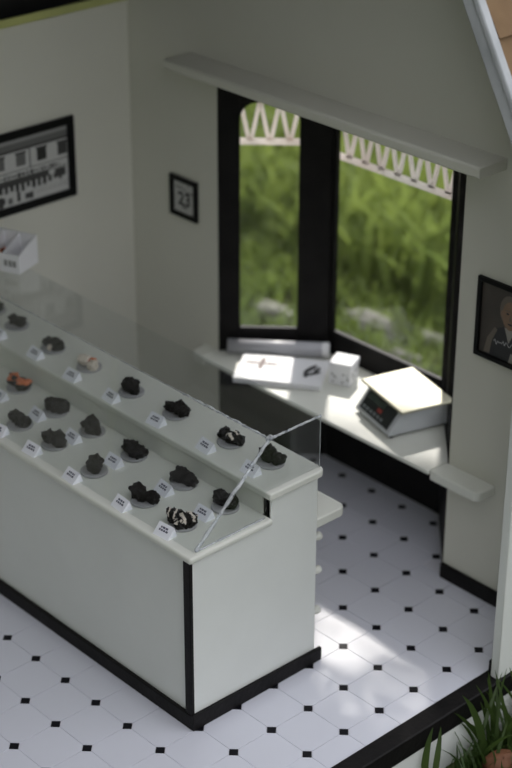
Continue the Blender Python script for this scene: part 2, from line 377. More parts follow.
# ------------------------------------------------------------------ counter
ctr = empty('display_counter', (-6.5, 0.5, 0.0)); tag(ctr, 'long white display counter with glass case, black skirting and corner strip', 'counter')
XC0, XC1 = -11.9, -1.12
body = [(-1.08, 0.02), (2.2, 0.02), (2.2, 4.42), (0.95, 4.42), (0.95, 3.86), (-1.08, 3.86)]
build(MB().prism([(-1.08, 0.3), (-1.02, 0.3), (-1.02, 3.86), (-1.08, 3.86)], 0, XC0, XC1), 'front_panel', 'white', ctr)
build(MB().prism(body, 0, XC1 + 0.001, XC1 + 0.06), 'end_panel', 'white', ctr, bevel=0.015)
build(B(XC0, XC0 + 0.06, -1.0, 2.1, 0.02, 3.86), 'end_panel', 'white', ctr)
build(B(XC0, XC1, 2.10, 2.18, 0.02, 4.42), 'back_panel', 'cream', ctr)
build(B(XC0, -0.98, -1.19, 0.93, 3.86, 4.0), 'lower_deck', 'cream', ctr, bevel=0.05, seg=3)
build(B(XC0, XC1 - 0.14, 0.90, 0.96, 4.0, 4.43), 'riser', 'cream', ctr)
build(B(XC1 - 0.13, XC1 - 0.04, 0.93, 0.97, 4.02, 4.40), 'slot_shade_fill', 'black', ctr)  # black block set in the open gap to paint its shade
def rrect(x0, x1, y0, y1, r, cs):
    out = []
    for (cx, cy, a0, on) in ((x1 - r, y1 - r, 0, 1), (x0 + r, y1 - r, 90, 0), (x0 + r, y0 + r, 180, 0), (x1 - r, y0 + r, 270, cs)):
        if on: out += [(cx + r * math.cos(math.radians(a0 + t)), cy + r * math.sin(math.radians(a0 + t))) for t in range(0, 91, 15)]
        else: out.append({90: (x0, y1), 180: (x0, y0), 270: (x1, y0)}[a0])
    return out
build(MB().prism(rrect(XC0, -0.97, 0.84, 2.33, 0.16, 0), 2, 4.42, 4.58), 'upper_deck', 'cream', ctr, bevel=0.035, seg=3)
build(MB().prism(rrect(XC0, -1.06, 2.18, 3.02, 0.16, 0), 2, 3.20, 3.42), 'rear_worktop', 'cream', ctr, bevel=0.03)
build(B(XC0, -1.04, -1.17, -1.08, 0.001, 0.33), 'skirting', 'black', ctr, bevel=0.015)
build(MB().prism([(-1.17, 0.001), (2.34, 0.001), (2.34, 0.31), (-1.17, 0.36)], 0, -1.06, -0.98), 'skirting', 'black', ctr, bevel=0.015)
build(B(-1.24, -1.045, -1.15, -1.07, 0.33, 3.86), 'corner_strip', 'black', ctr, bevel=0.015)
for cx in (-1.95, -3.75, -5.5, -7.25, -9.0, -10.75):
    for z0, z1 in ((0.62, 1.55), (1.65, 2.48), (2.58, 3.16)):
        dr = build(B(cx - 0.82, cx + 0.82, 2.18, 2.24, z0, z1), 'drawer', 'cream', ctr, bevel=0.02)
        for kx in (-0.66, 0.72):
            m = MB(); m.tube([(cx + kx, 2.24, (z0 + z1) / 2), (cx + kx, 2.30, (z0 + z1) / 2), (cx + kx, 2.38, (z0 + z1) / 2), (cx + kx, 2.46, (z0 + z1) / 2), (cx + kx, 2.49, (z0 + z1) / 2)], [0.04, 0.05, 0.09, 0.085, 0.04], 12)
            build(m, 'knob', 'cream', dr, smooth=True)
# glass case
ZG, YR, YK = 5.70, 0.92, 2.27
t_ = 0.03
def plane_bar(p0, p1, t, x0, x1):
    d = Vector((p1[0] - p0[0], p1[1] - p0[1])).normalized(); n = Vector((-d.y, d.x)) * t
    return MB().prism([p0, p1, (p1[0] + n.x, p1[1] + n.y), (p0[0] + n.x, p0[1] + n.y)], 0, x0, x1)
build(plane_bar((-0.98, 4.005), (YR, ZG), t_, XC0, -1.12), 'front_glass', 'glass', ctr)
build(B(XC0, -1.12, YR, YK, ZG, ZG + t_), 'top_glass', 'glass', ctr)
build(MB().prism([(-0.96, 4.002), (0.84, 4.002), (0.84, 4.60), (YK, 4.60), (YK, ZG), (YR, ZG)], 0, -1.12, -1.09), 'end_glass', 'glass', ctr)
def seam(p0, p1, r, name, seed, n=26, jit=0.5):
    rr = random.Random(seed); p0, p1 = Vector(p0), Vector(p1)
    pts = [p0.lerp(p1, i / n) + Vector((rr.uniform(-1, 1), rr.uniform(-1, 1), rr.uniform(-1, 1))) * r * 0.22 for i in range(n + 1)]
    rs = [r * (1 - jit / 2 + jit * rr.random()) for _ in pts]
    build(MB().tube(pts, rs, 7), name, 'seam', ctr, smooth=True)
seam((-1.10, -0.95, 4.02), (-1.10, YR, ZG + 0.02), 0.036, 'glue_seam', 1)
seam((-1.10, YR, ZG + 0.02), (-1.10, YK, ZG + 0.02), 0.026, 'glue_seam', 2)
seam((-1.12, YR, ZG + 0.02), (-3.6, YR, ZG + 0.02), 0.024, 'glue_seam', 3, n=50, jit=0.9)
seam((-3.6, YR, ZG + 0.02), (XC0, YR, ZG + 0.02), 0.009, 'glue_seam', 4, n=50)
seam((-1.10, YK, 4.6), (-1.10, YK, ZG + 0.02), 0.009, 'glue_seam', 5)
seam((-1.10, YR - 0.04, ZG + 0.03), (-1.10, YR + 0.05, ZG + 0.04), 0.06, 'glue_seam', 6, n=4)
seam((-1.10, 0.80, 4.02), (-1.10, -0.95, 4.02), 0.02, 'glue_seam', 8)

# ------------------------------------------------------------------ chocolates, plates, cards
def lump_mesh(name, seed, mats, kind=0):
    rr = random.Random(seed)
    bm = bmesh.new(); bmesh.ops.create_icosphere(bm, subdivisions=4, radius=1.0)
    off = Vector((rr.uniform(0, 50), rr.uniform(0, 50), rr.uniform(0, 50)))
    for v in bm.verts:
        n1 = noise.noise(v.co * 1.3 + off); n2 = noise.noise(v.co * 3.1 + off * 2)
        k = 1 + 0.36 * n1 + 0.36 * n2 + 0.16 * noise.noise(v.co * 6.5 + off)
        v.co = Vector((v.co.x * k, v.co.y * k * 0.85, max(v.co.z * k * 0.82, -0.5)))
    for f in bm.faces: f.smooth = True
    zmin = min(v.co.z for v in bm.verts)
    for v in bm.verts: v.co.z -= zmin
    if kind:
        off2 = Vector((rr.uniform(0, 9), 3, 5))
        for f in bm.faces:
            c = f.calc_center_median()
            if kind == 1 and c.z > 0.72 * (-zmin + 0.6) and noise.noise(c * 0.9 + off2) > -0.15: f.material_index = 1
            if kind == 2 and math.sin(c.x * 7 + c.y * 3) > 0.5 and c.z > 0.6: f.material_index = 1
    me = bpy.data.meshes.new(name); bm.to_mesh(me); bm.free()
    for m in mats: me.materials.append(M[m])
    for v in me.vertices: v.co *= S
    return me
LUMPS = [lump_mesh('chocolate', 10 + i, ['choc']) for i in range(7)]
ORANGE = [lump_mesh('chocolate', 40 + i, ['choc', 'orange'], 1) for i in range(2)]
DRIZZ = [lump_mesh('chocolate', 52 + i, ['choc', 'icing'], 2) for i in range(3)]
WHITE = [lump_mesh('chocolate', 60 + i, ['cream_choc', 'cream_choc']) for i in range(2)]
CANDY = [lump_mesh('chocolate', 66, ['orange'])]
pm = MB(); pm.lathe([(0.265, 0.0), (0.28, 0.012), (0.28, 0.045), (0.27, 0.055), (0.22, 0.05)], (0, 0, 0), 28)
PLATE = pm.mesh('display_plate', 'plate', smooth=True)
ZP = {'u': 4.58, 'm': 4.0, 'f': 4.0}
rowname = {'u': 'upper shelf', 'm': 'middle row', 'f': 'front row'}
ordn = ['%s from the counter corner' % w for w in ('first', 'second', 'third', 'fourth', 'fifth', 'sixth', 'seventh', 'eighth')]
rows = {
 'u': [(-1.84, 1.66), (-2.98, 1.63), (-4.62, 1.58), (-5.98, 1.52), (-7.5, 1.58), (-8.75, 1.55), (-10.24, 1.65), (-11.25, 1.75)],
 'm': [(-1.91, 0.52), (-3.13, 0.51), (-4.66, 0.49), (-6.03, 0.48), (-7.24, 0.44), (-8.66, 0.52)],
 'f': [(-1.99, -0.50), (-3.15, -0.48), (-4.71, -0.50), (-6.12, -0.43), (-7.28, -0.46)]}
cards = {
 'u': [(-1.85, 1.20), (-3.12, 1.15), (-4.61, 1.11), (-6.03, 1.08), (-7.35, 1.06), (-8.73, 1.11), (-10.08, 1.10)],
 'm': [(-1.96, 0.06), (-3.17, 0.10), (-4.69, 0.04), (-6.04, 0.04), (-7.32, 0.08), (-8.58, 0.0)],
 'f': [(-1.97, -0.90), (-3.29, -0.88), (-4.78, -0.94), (-6.2, -0.88), (-7.32, -0.91)]}
# cluster: list of (mesh set, index, dx, dy, size, rotation z)
D = 'd'
clusters = {
 ('u', 0): [(LUMPS, 0, -.06, .02, .17, 0), (LUMPS, 3, .14, .05, .13, 1)],
 ('u', 1): [(LUMPS, 1, -.15, .0, .13, 0), (DRIZZ, 0, .05, .02, .14, 1), (LUMPS, 4, .20, .03, .11, 2)],
 ('u', 2): [(LUMPS, 2, -.13, .0, .13, 0), (LUMPS, 5, .02, .06, .14, 1), (LUMPS, 6, .18, .05, .13, 2)],
 ('u', 3): [(LUMPS, 3, -.06, .02, .16, 1), (LUMPS, 0, .10, -.02, .12, 0)],
 ('u', 4): [(WHITE, 0, -.14, .0, .13, 0), (CANDY, 0, .0, .07, .10, 1), (WHITE, 1, .15, -.03, .12, 0)],
 ('u', 5): [(LUMPS, 5, -.15, .0, .11, 0), (LUMPS, 1, .0, .07, .12, 1), (LUMPS, 2, .17, .0, .12, 1), (WHITE, 0, .05, -.09, .07, 1)],
 ('u', 6): [(LUMPS, 6, -.09, .0, .12, 0), (LUMPS, 4, .10, .02, .13, 2)],
 ('u', 7): [(LUMPS, 3, -.05, .0, .13, 0), (LUMPS, 4, .10, .02, .12, 2)],
 ('m', 0): [(LUMPS, 4, -.13, .02, .15, 0), (LUMPS, 1, .08, .05, .15, 2)],
 ('m', 1): [(LUMPS, 0, -.10, .0, .16, 1), (LUMPS, 5, .12, .04, .14, 0)],
 ('m', 2): [(LUMPS, 2, -.11, .02, .17, 0), (LUMPS, 6, .11, .0, .16, 1)],
 ('m', 3): [(LUMPS, 5, -.11, .05, .15, 1), (LUMPS, 3, .10, -.05, .16, 0)],
 ('m', 4): [(LUMPS, 1, -.12, .0, .15, 2), (LUMPS, 0, .10, .06, .16, 1)],
 ('m', 5): [(ORANGE, 0, -.13, .0, .15, 0), (ORANGE, 1, .12, .02, .15, 1)],
 ('f', 0): [(DRIZZ, 1, -.14, -.05, .15, 0), (DRIZZ, 2, .11, .03, .17, 1), (DRIZZ, 0, .06, -.10, .12, 2)],
 ('f', 1): [(LUMPS, 6, -.14, -.02, .16, 0), (LUMPS, 2, .03, -.02, .12, 1), (LUMPS, 4, .17, .05, .13, 0)],
 ('f', 2): [(LUMPS, 3, -.03, .04, .17, 2), (LUMPS, 1, .06, -.04, .12, 0)],
 ('f', 3): [(LUMPS, 0, -.12, -.02, .14, 0), (LUMPS, 5, .0, .08, .14, 1), (LUMPS, 2, .13, -.01, .13, 0)],
 ('f', 4): [(LUMPS, 4, -.13, .03, .14, 1), (LUMPS, 6, .02, .0, .13, 0), (LUMPS, 1, .13, .02, .13, 2)]}
kindtxt = {('m', 5): 'orange topped dark chocolate', ('f', 0): 'white drizzled dark chocolate', ('u', 4): 'cream and orange chocolate', ('u', 1): 'dark chocolate'}
cm = MB()
cw, ch, cd = 0.20, 0.20, 0.19
cm.add([(-cw, -cd, 0), (cw, -cd, 0), (cw, 0.0, ch), (-cw, 0.0, ch), (-cw, 0.06, 0), (cw, 0.06, 0)], [(0, 1, 2, 3), (3, 2, 5, 4), (0, 3, 4), (1, 5, 2), (0, 4, 5, 1)])
CARD = cm.mesh('price_card', 'card')
def card_print(seed):
    rr = random.Random(seed); m = MB()
    nv = Vector((0, -ch, cd)).normalized(); 
    def P(u, t): return Vector((u, -cd + cd * t, ch * t)) + nv * 0.003
    for t0, t1, w in ((0.62, 0.76, 0.10), (0.42, 0.56, 0.12)):
        x = -w
        while x < w - 0.02:
            x2 = min(w, x + rr.uniform(0.03, 0.07)); m.quad(P(x, t0), P(x2, t0), P(x2, t1), P(x, t1)); x = x2 + 0.012
    return m.mesh('printed_text', 'ink')
PRINTS = [card_print(i) for i in range(4)]
for rk, lst in rows.items():
    for i, (x, y) in enumerate(lst):
        kt = kindtxt.get((rk, i), 'dark chocolate')
        o = link('display_plate', PLATE, None, (x, y, ZP[rk] + 0.001))
        tag(o, 'grey disc plate of %ss, %s, %s' % (kt, ordn[i], rowname[rk]), 'plate', 'grey discs in the glass case')
        cl = clusters[(rk, i)]; order = sorted(range(len(cl)), key=lambda q_: cl[q_][2])
        words = {2: ('left', 'right'), 3: ('left', 'middle', 'right'), 4: ('left', 'second left', 'second right', 'right')}[len(cl)]
        for ci, (ms, mi, dx, dy, sz, rz) in enumerate(cl):
            ck = 'orange' if ms is CANDY else 'cream' if ms is WHITE else 'orange topped' if ms is ORANGE else 'white drizzled' if ms is DRIZZ else 'dark'
            c = link('chocolate', ms[mi], None, (x + dx * 1.1, y + dy * 1.1, ZP[rk] + 0.056)); c.scale = (sz * 1.12, sz * 1.12, sz * 1.25); c.rotation_euler.z = rz
            tag(c, '%s %s chocolate on the plate %s, %s' % (words[order.index(ci)], ck, ordn[i], rowname[rk]), 'chocolate', 'chocolates in the glass case')
    for i, (x, y) in enumerate(cards[rk]):
        e = link('price_card', CARD, None, (x, y, ZP[rk])); e.rotation_euler.z = rnd.uniform(-0.12, 0.12)
        tag(e, 'small white tent card, %s, %s' % (ordn[i], rowname[rk]), 'card', 'printed cards before the chocolates')
        t = bpy.data.objects.new('printed_text', PRINTS[(i * 3 + len(rk)) % 4]); COL.objects.link(t); t.parent = e

# white divided tray on the glass top
TZ = ZG + t_ + 0.001
tray = empty('sample_tray', (-11.1, 2.0, TZ)); tag(tray, 'white divided sample tray with sloping sides standing on the glass case top', 'tray')
txf = Matrix.Translation((-10.39, 1.92, TZ)) @ Matrix.Rotation(math.radians(21.0), 4, 'Z')
TW, TD, TF, TB = 1.3, 0.78, 0.44, 0.68
def mt_():
    m = MB(); m.xf = txf; return m
wedge = [(0, 0), (TD, 0), (TD, TB), (0, TF)]
for x0 in (-0.03, -TW): build(mt_().prism(wedge, 0, x0, x0 + 0.03), 'side_panel', 'boxpaper', tray)
fr_ = build(mt_().box(-TW + .03, -.03, 0, .03, 0, TF), 'front_panel', 'boxpaper', tray)
build(mt_().box(-TW + .03, -.03, TD - .03, TD, 0, TB), 'back_panel', 'boxpaper', tray)
build(mt_().box(-TW + .03, -.03, .03, TD - .03, 0, 0.03), 'base_panel', 'boxpaper', tray)
for dx in (-0.46, -0.88): build(mt_().prism([(.03, .03), (TD - .03, .03), (TD - .03, TB - .03), (.03, TF - .02)], 0, dx - .015, dx + .015), 'divider', 'boxpaper', tray)
m = mt_()
for xx in (-.36, -.24, -.13): m.box(xx - 0.045, xx + 0.045, -0.004, -0.001, 0.15, 0.30)
build(m, 'printed_mark', 'g3', fr_)
for i, (x, y, ms, k, sz) in enumerate(((-.66, .42, ORANGE, 0, .15), (-.70, .16, LUMPS, 1, .09), (-1.06, .4, LUMPS, 2, .13))):
    pt = txf @ Vector((x, y, 0.031)); c = link('chocolate', ms[k], None, pt); c.scale = (sz * .9, sz * .9, sz * 1.6); tag(c, ('orange topped chocolate standing in the white tray compartment', 'small dark chocolate in front of the orange one in the tray', 'dark chocolate in the left compartment of the white tray')[i], 'chocolate', 'chocolates in the white tray')

# ------------------------------------------------------------------ things on the bay shelf
def rot_xf(c, a): return Matrix.Translation(Vector(c)) @ Matrix.Rotation(a, 4, 'Z')
# flat printed box
a_box = math.atan2(1.20, 1.70)
bxc = Vector((-6.86, 6.74, ZS)); BW, BD, BH = 2.08, 1.30, 0.14
pb = empty('gift_box', (bxc.x, bxc.y, ZS)); tag(pb, 'flat white printed box lying on the bay shelf before the paper roll', 'box')
def mx(c, a):
    m = MB(); m.xf = rot_xf(c, a); return m
build(mx(bxc, a_box).box(-BW / 2, BW / 2, -BD / 2, BD / 2, 0.001, BH - 0.04), 'box_base', 'boxpaper', pb, bevel=0.015)
lid = build(mx(bxc, a_box).box(-BW / 2 - .012, BW / 2 + .012, -BD / 2 - .012, BD / 2 + .012, BH - 0.039, BH), 'lid', 'boxpaper', pb, bevel=0.015)
m = mx(bxc, a_box); zz = BH + 0.002
def disc(m, cx, cy, rx, ry, rot, z, n=12):
    c, s = math.cos(rot), math.sin(rot)
    m.add([(cx + rx * math.cos(t) * c - ry * math.sin(t) * s, cy + rx * math.cos(t) * s + ry * math.sin(t) * c, z) for t in [2 * math.pi * k / n for k in range(n)]], [tuple(range(n))])
for k, (dx, dy) in enumerate(((0, .18), (0, -.18), (.26, 0), (-.26, 0))): disc(m, -0.52 + dx * .8, 0.20 + dy * .8, 0.20 if dx else .06, 0.06 if dx else .15, 0, zz + k * 0.0004)
disc(m, -0.52, 0.20, 0.09, 0.09, 0, zz + .002)
build(m, 'cross_ornament', 'ornament', lid) if 'ornament' in M else None
M['ornament'] = mat('ornament_brown', (0.17, 0.12, 0.11), 0.6)
if not any(ch_.name.startswith('cross_ornament') for ch_ in lid.children): build(m, 'cross_ornament', 'ornament', lid)
m = mx(bxc, a_box)
for (cx, cy, rx, ry, ro) in ((0.66, 0.14, .27, .075, 1.1), (0.74, -.10, .24, .07, .6), (0.60, -.14, .18, .055, 1.7), (0.82, .10, .18, .06, 1.3)): disc(m, cx, cy, rx, ry, ro, zz + (cx - .5) * .006)
build(m, 'leaf_ornament', 'g0', lid)
m = mx(bxc, a_box)
for (cx, cy, rx, ry, ro) in ((0.14, 0.05, .12, .02, .3), (0.16, -.05, .10, .02, .2)): disc(m, cx, cy, rx, ry, ro, zz)
build(m, 'script_print', 'g4', lid)
# paper roll along the angled window
roll = empty('paper_roll', (-7.7, 7.4, ZS)); tag(roll, 'long white paper roll lying along the angled window at the back', 'paper roll')
ra, rb = Vector((-8.56, 6.56, ZS + 0.191)), Vector((-6.74, 8.20, ZS + 0.191)); rd = (rb - ra).normalized()
M['rollpaper'] = mat('roll_paper', (0.42, 0.42, 0.45), 0.35, 0.4)
build(MB().tube([ra, ra.lerp(rb, 0.93)], 0.185, 20), 'sheet', 'rollpaper', roll, smooth=False)
for p_ in roll.children: 
    for f in p_.data.polygons: f.use_smooth = len(f.vertices) == 4
build(MB().tube([ra.lerp(rb, 0.931), ra.lerp(rb, 0.99), ra.lerp(rb, 1.0)], [0.19, 0.19, 0.15], 20), 'end_cap', 'boxpaper', roll)
# little cube box
cb = empty('ballotin_box', (-5.68, 7.66, ZS)); tag(cb, 'small white cube box with floral print beside the weighing scale', 'box')
cc = Vector((-5.66, 7.60, ZS)); ac = 0.42
build(mx(cc, ac).box(-.27, .27, -.27, .27, 0.001, 0.42), 'box_body', 'boxpaper', cb, bevel=0.01)
build(mx(cc, ac).box(-.285, .285, -.285, .285, 0.421, 0.56), 'lid', 'boxpaper', cb, bevel=0.015)
m = mx(cc, ac); rr = random.Random(3)
for fc in range(4):
    for k in range(9):
        u, w = rr.uniform(-.2, .2), rr.uniform(.07, .3); r1, r2_ = rr.uniform(.02, .05), rr.uniform(.012, .03); ro = rr.uniform(0, 3); pts = []
        for q_ in range(8):
            t = q_ * math.pi / 4; a_, b_ = r1 * math.cos(t), r2_ * math.sin(t); x_, z_ = u + a_ * math.cos(ro) - b_ * math.sin(ro), w + a_ * math.sin(ro) + b_ * math.cos(ro); dd = .2725
            pts.append(((x_, -dd, z_), (dd, x_, z_), (-x_, dd, z_), (-dd, -x_, z_))[fc])
        m.add(pts, [tuple(range(8))])
build(m, 'floral_print', 'g3', cb)['kind'] = 'stuff'
# weighing scale
sc = empty('weighing_scale', (-3.45, 7.25, ZS)); tag(sc, 'grey weighing scale with steel plate and dark display, on the bay shelf', 'scale')
A_ = Vector((-4.42, 6.72, ZS)); Bq = Vector((-2.98, 6.30, ZS)); ux = (Bq - A_).normalized(); uy = Vector((-ux.y, ux.x, 0)); Wd = (Bq - A_).length; Dp = 1.62
sxf = Matrix(((ux.x, uy.x, 0, A_.x), (ux.y, uy.y, 0, A_.y), (0, 0, 1, ZS), (0, 0, 0, 1)))
def ms_():
    m = MB(); m.xf = sxf; return m
prof = [(0.0, 0.06), (0.0, 0.12), (0.36, 0.60), (Dp, 0.60), (Dp, 0.06)]
build(ms_().prism(prof, 0, 0.0, Wd), 'body', 'scalebody', sc, bevel=0.03)
for fx, fy in ((.12, .12), (Wd - .12, .12), (.12, Dp - .12), (Wd - .12, Dp - .12)):
    m = ms_(); m.lathe([(.07, .001), (.07, .06)], (fx, fy, 0), 12); build(m, 'foot', 'display', sc)
build(ms_().box(-.16, Wd + .16, 0.22, 1.58, 0.64, 0.70), 'weighing_plate', 'steel', sc, bevel=0.02)
build(ms_().box(.3, Wd - .3, .6, Dp - .3, 0.60, 0.64), 'plate_support', 'display', sc)
sv = Vector((0, 0.36, 0.48)); sl = sv.length; sv.normalize(); sn = Vector((0, -sv.z, sv.y))
pxf = sxf @ Matrix(((1, 0, 0, 0), (0, sv.y, sn.y, 0.0), (0, sv.z, sn.z, 0.12), (0, 0, 0, 1)))
def mp_():
    m = MB(); m.xf = pxf; return m
dp = build(mp_().box(.14, Wd - .14, .06, sl - .05, 0.001, 0.025), 'display_panel', 'display', sc, bevel=0.01)
build(mp_().box(.24, Wd - .55, .36, sl - .10, 0.0255, 0.032), 'lcd_screen', 'lcd', dp)
for k in range(6): build(mp_().box(.24 + k * .15, .33 + k * .15, .12, .19, 0.0255, 0.034), 'button', 'button', dp)
build(mp_().box(.74, .92, .24, .33, 0.0255, 0.034), 'button', 'red', dp)

# ------------------------------------------------------------------ pictures
def strips(m, rect_fn, items):
    for (u0, u1, v0, v1, mi, lift) in items:
        m.cur = mi; m.quad(rect_fn(u0, v0, lift), rect_fn(u1, v0, lift), rect_fn(u1, v1, lift), rect_fn(u0, v1, lift))
def picture(name, label, cat, O, U, Vv, Nn, w, h, bw, back, items, mats):
    """O lower left corner on the wall; U right, Vv up, Nn out of the wall"""
    O, U, Vv, Nn = Vector(O), Vector(U), Vector(Vv), Vector(Nn)
    e = empty(name, tuple(O + U * w / 2)); tag(e, label, cat)
    def bx(u0, u1, v0, v1, n0, n1):
        m = MB(); m.add([O + U * u + Vv * v + Nn * n for n in (n0, n1) for v in (v0, v1) for u in (u0, u1)], [(0, 2, 3, 1), (4, 5, 7, 6), (0, 1, 5, 4), (2, 6, 7, 3), (0, 4, 6, 2), (1, 3, 7, 5)]); return m
    for a in ((0, w, 0, bw), (0, w, h - bw, h), (0, bw, bw, h - bw), (w - bw, w, bw, h - bw)): build(bx(*a, 0.002, 0.09), 'frame_bar', 'frame', e, bevel=0.01)
    pr = build(bx(bw, w - bw, bw, h - bw, 0.004, 0.03), 'print_sheet', back, e)
    if items:
        m = MB(); iw, ih = w - 2 * bw, h - 2 * bw
        strips(m, lambda u, v, l: O + U * (bw + u * iw) + Vv * (bw + v * ih) + Nn * (0.031 + 0.0012 * l), items)
        build(m, 'printed_image', mats, pr)
    return e, pr
# vintage street photograph on the left wall (u runs along +Y)
it = [(0, 1, .84, .93, 2, 0), (0, 1, .80, .84, 1, 0), (0, 1, .93, 1, 3, 0)]
for k, u in enumerate((.06, .27, .48, .69, .90)):
    it.append((u, u + .095, .57, .75, (2, 2, 2, 0, 1)[k], 1)); it.append((u - .01, u + .105, .75, .78, 1, 1))
it += [(.61, .625, .50, .80, 2, 1), (0, 1, .50, .515, 2, 1)]
rr = random.Random(5)
u = .12
while u < .92:
    wv = rr.uniform(.012, .035); hv = rr.uniform(.02, .07); it.append((u, u + wv, .44 - hv * .5 + .0, .44 + hv * .5, 1, 2)); u += wv + rr.uniform(.006, .02)
it += [(0, .98, .385, .40, 1, 1), (.0, .80, .30, .385, 1, 2), (.86, .97, .24, .37, 1, 2), (.90, .93, .20, .25, 1, 2)]
for k in range(16): u = .02 + k * .055; it.append((u, u + .035, .17 + rr.uniform(0, .06), .31, rr.choice((0, 1, 1, 2)), 3))
for u in (.28, .32, .38, .47, .55, .60): it.append((u, u + rr.uniform(.03, .06), rr.uniform(.0, .08), rr.uniform(.12, .20), rr.choice((0, 1, 2)), 3))
it += [(.66, .99, .10, .112, 3, 2), (.62, .99, .15, .158, 3, 2), (.0, .25, .06, .07, 3, 2)]
picture('framed_photograph', 'black framed vintage street photograph hanging on the left wall', 'picture', (XL, 1.55, 6.46), (0, 1, 0), (0, 0, 1), (1, 0, 0), 3.22, 1.98, 0.19, 'g4', it, ['g0', 'g1', 'g2', 'g3', 'g4'])
# small date sheet
e, pr = picture('date_plaque', 'small black framed sheet with a number, on the wall left of the bay', 'picture', (-10.50, YW, 5.97), (1, 0, 0), (0, 0, 1), (0, -1, 0), 0.97, 1.01, 0.11, 'paper',
   [(.08, .42, .76, .81, 2, 1), (.46, .56, .72, .77, 2, 1), (.60, .95, .66, .72, 2, 1), (.38, .62, .15, .22, 2, 1), (.66, .72, .86, .94, 3, 1)], ['g0', 'g1', 'g2', 'g3'])
cu = bpy.data.curves.new('number', 'FONT'); cu.body = '23'; cu.offset = 0.012 * S; cu.size = 0.46 * S; cu.align_x = 'CENTER'; cu.extrude = 0.001 * S
to = bpy.data.objects.new('tmp', cu); COL.objects.link(to)
dg = bpy.context.evaluated_depsgraph_get(); me = bpy.data.meshes.new_from_object(to.evaluated_get(dg)); bpy.data.objects.remove(to)
me.materials.clear(); me.materials.append(M['g0'])
num = link('printed_number', me, pr, (-10.01, YW - 0.035, 6.28)); num.rotation_euler = (math.pi / 2, 0, 0)
# portrait on the right
M['skin'] = mat('print_skin', (0.30, 0.19, 0.125), 0.5, col2=(0.20, 0.125, 0.08), vscale=14)
M['pbg'] = mat('print_backdrop', (0.045, 0.038, 0.034), 0.5, col2=(0.075, 0.062, 0.052), vscale=6)
M['coat'] = mat('print_coat', (0.022, 0.022, 0.026), 0.5)
M['hair'] = mat('print_hair', (0.15, 0.125, 0.10), 0.5)
M['shirt'] = mat('print_shirt', (0.33, 0.31, 0.28), 0.5)
pw, phh, pbw = 1.46, 1.76, 0.10
e, pr = picture('framed_portrait', 'black framed dark portrait of a person in a dark jacket, right wall', 'picture', (-0.87, YW, 5.745), (1, 0, 0), (0, 0, 1), (0, -1, 0), pw, phh, pbw, 'pbg', None, None)
def pp(u, v, l): return Vector((-0.87 + pbw + u * (pw - 2 * pbw), YW - 0.031 - 0.0012 * l, 5.745 + pbw + v * (phh - 2 * pbw)))
def shape(name, pts, m_, l):
    m = MB(); m.add([pp(u, v, l) for u, v in pts], [tuple(range(len(pts)))[::-1] if sum(pts[i][0] * pts[(i + 1) % len(pts)][1] - pts[(i + 1) % len(pts)][0] * pts[i][1] for i in range(len(pts))) < 0 else tuple(range(len(pts)))]); build(m, name, m_, pr)
def ell(cx, cy, rx, ry, n=18, a0=0, a1=360): return [(cx + rx * math.cos(math.radians(a0 + (a1 - a0) * k / n)), cy + ry * math.sin(math.radians(a0 + (a1 - a0) * k / n))) for k in range(n + (a1 - a0 < 360))]
shape('printed_jacket', [(.12, 0), (.16, .22), (.30, .40), (.48, .47), (.74, .47), (.92, .38), (1, .2), (1, 0)], 'coat', 1)
shape('printed_sleeve', [(.10, .02), (.16, .24), (.30, .42), (.36, .40), (.26, .22), (.22, .02)], 'hair', 2)
shape('printed_collar', [(.50, .47), (.60, .26), (.72, .47)], 'shirt', 2)
shape('printed_cuff', [(.62, .0), (.66, .14), (.84, .10), (.86, .0)], 'shirt', 2)
shape('printed_hair', ell(.585, .71, .205, .22), 'hair', 2)
shape('printed_face', ell(.60, .65, .165, .20), 'skin', 3)
shape('printed_ear', ell(.435, .65, .03, .05), 'skin', 3)
for cx in (.545, .665): shape('printed_eye', ell(cx, .675, .03, .014), 'coat', 4); shape('printed_brow', [(cx - .045, .705), (cx + .045, .71), (cx + .045, .725), (cx - .045, .72)], 'hair', 4)
shape('printed_nose', [(.60, .67), (.625, .58), (.58, .58)], 'hair', 4)
shape('printed_mouth', ell(.605, .535, .05, .012), 'coat', 4)
m = MB(); M['sign'] = mat('print_signature', (0.55, 0.55, 0.56), 0.5)
sg = [(.30 + .028 * k, .225 + (.02 + .03 * ((k * 7) % 5) / 5) * math.sin(k * 1.9 + k * k * .13) + .002 * k) for k in range(16)]
for a, b in zip(sg, sg[1:]): m.bar(pp(*a, 5), pp(*b, 5), 0.012, 0.004, up=(0, 1, 0))
build(m, 'printed_signature', 'sign', pr)

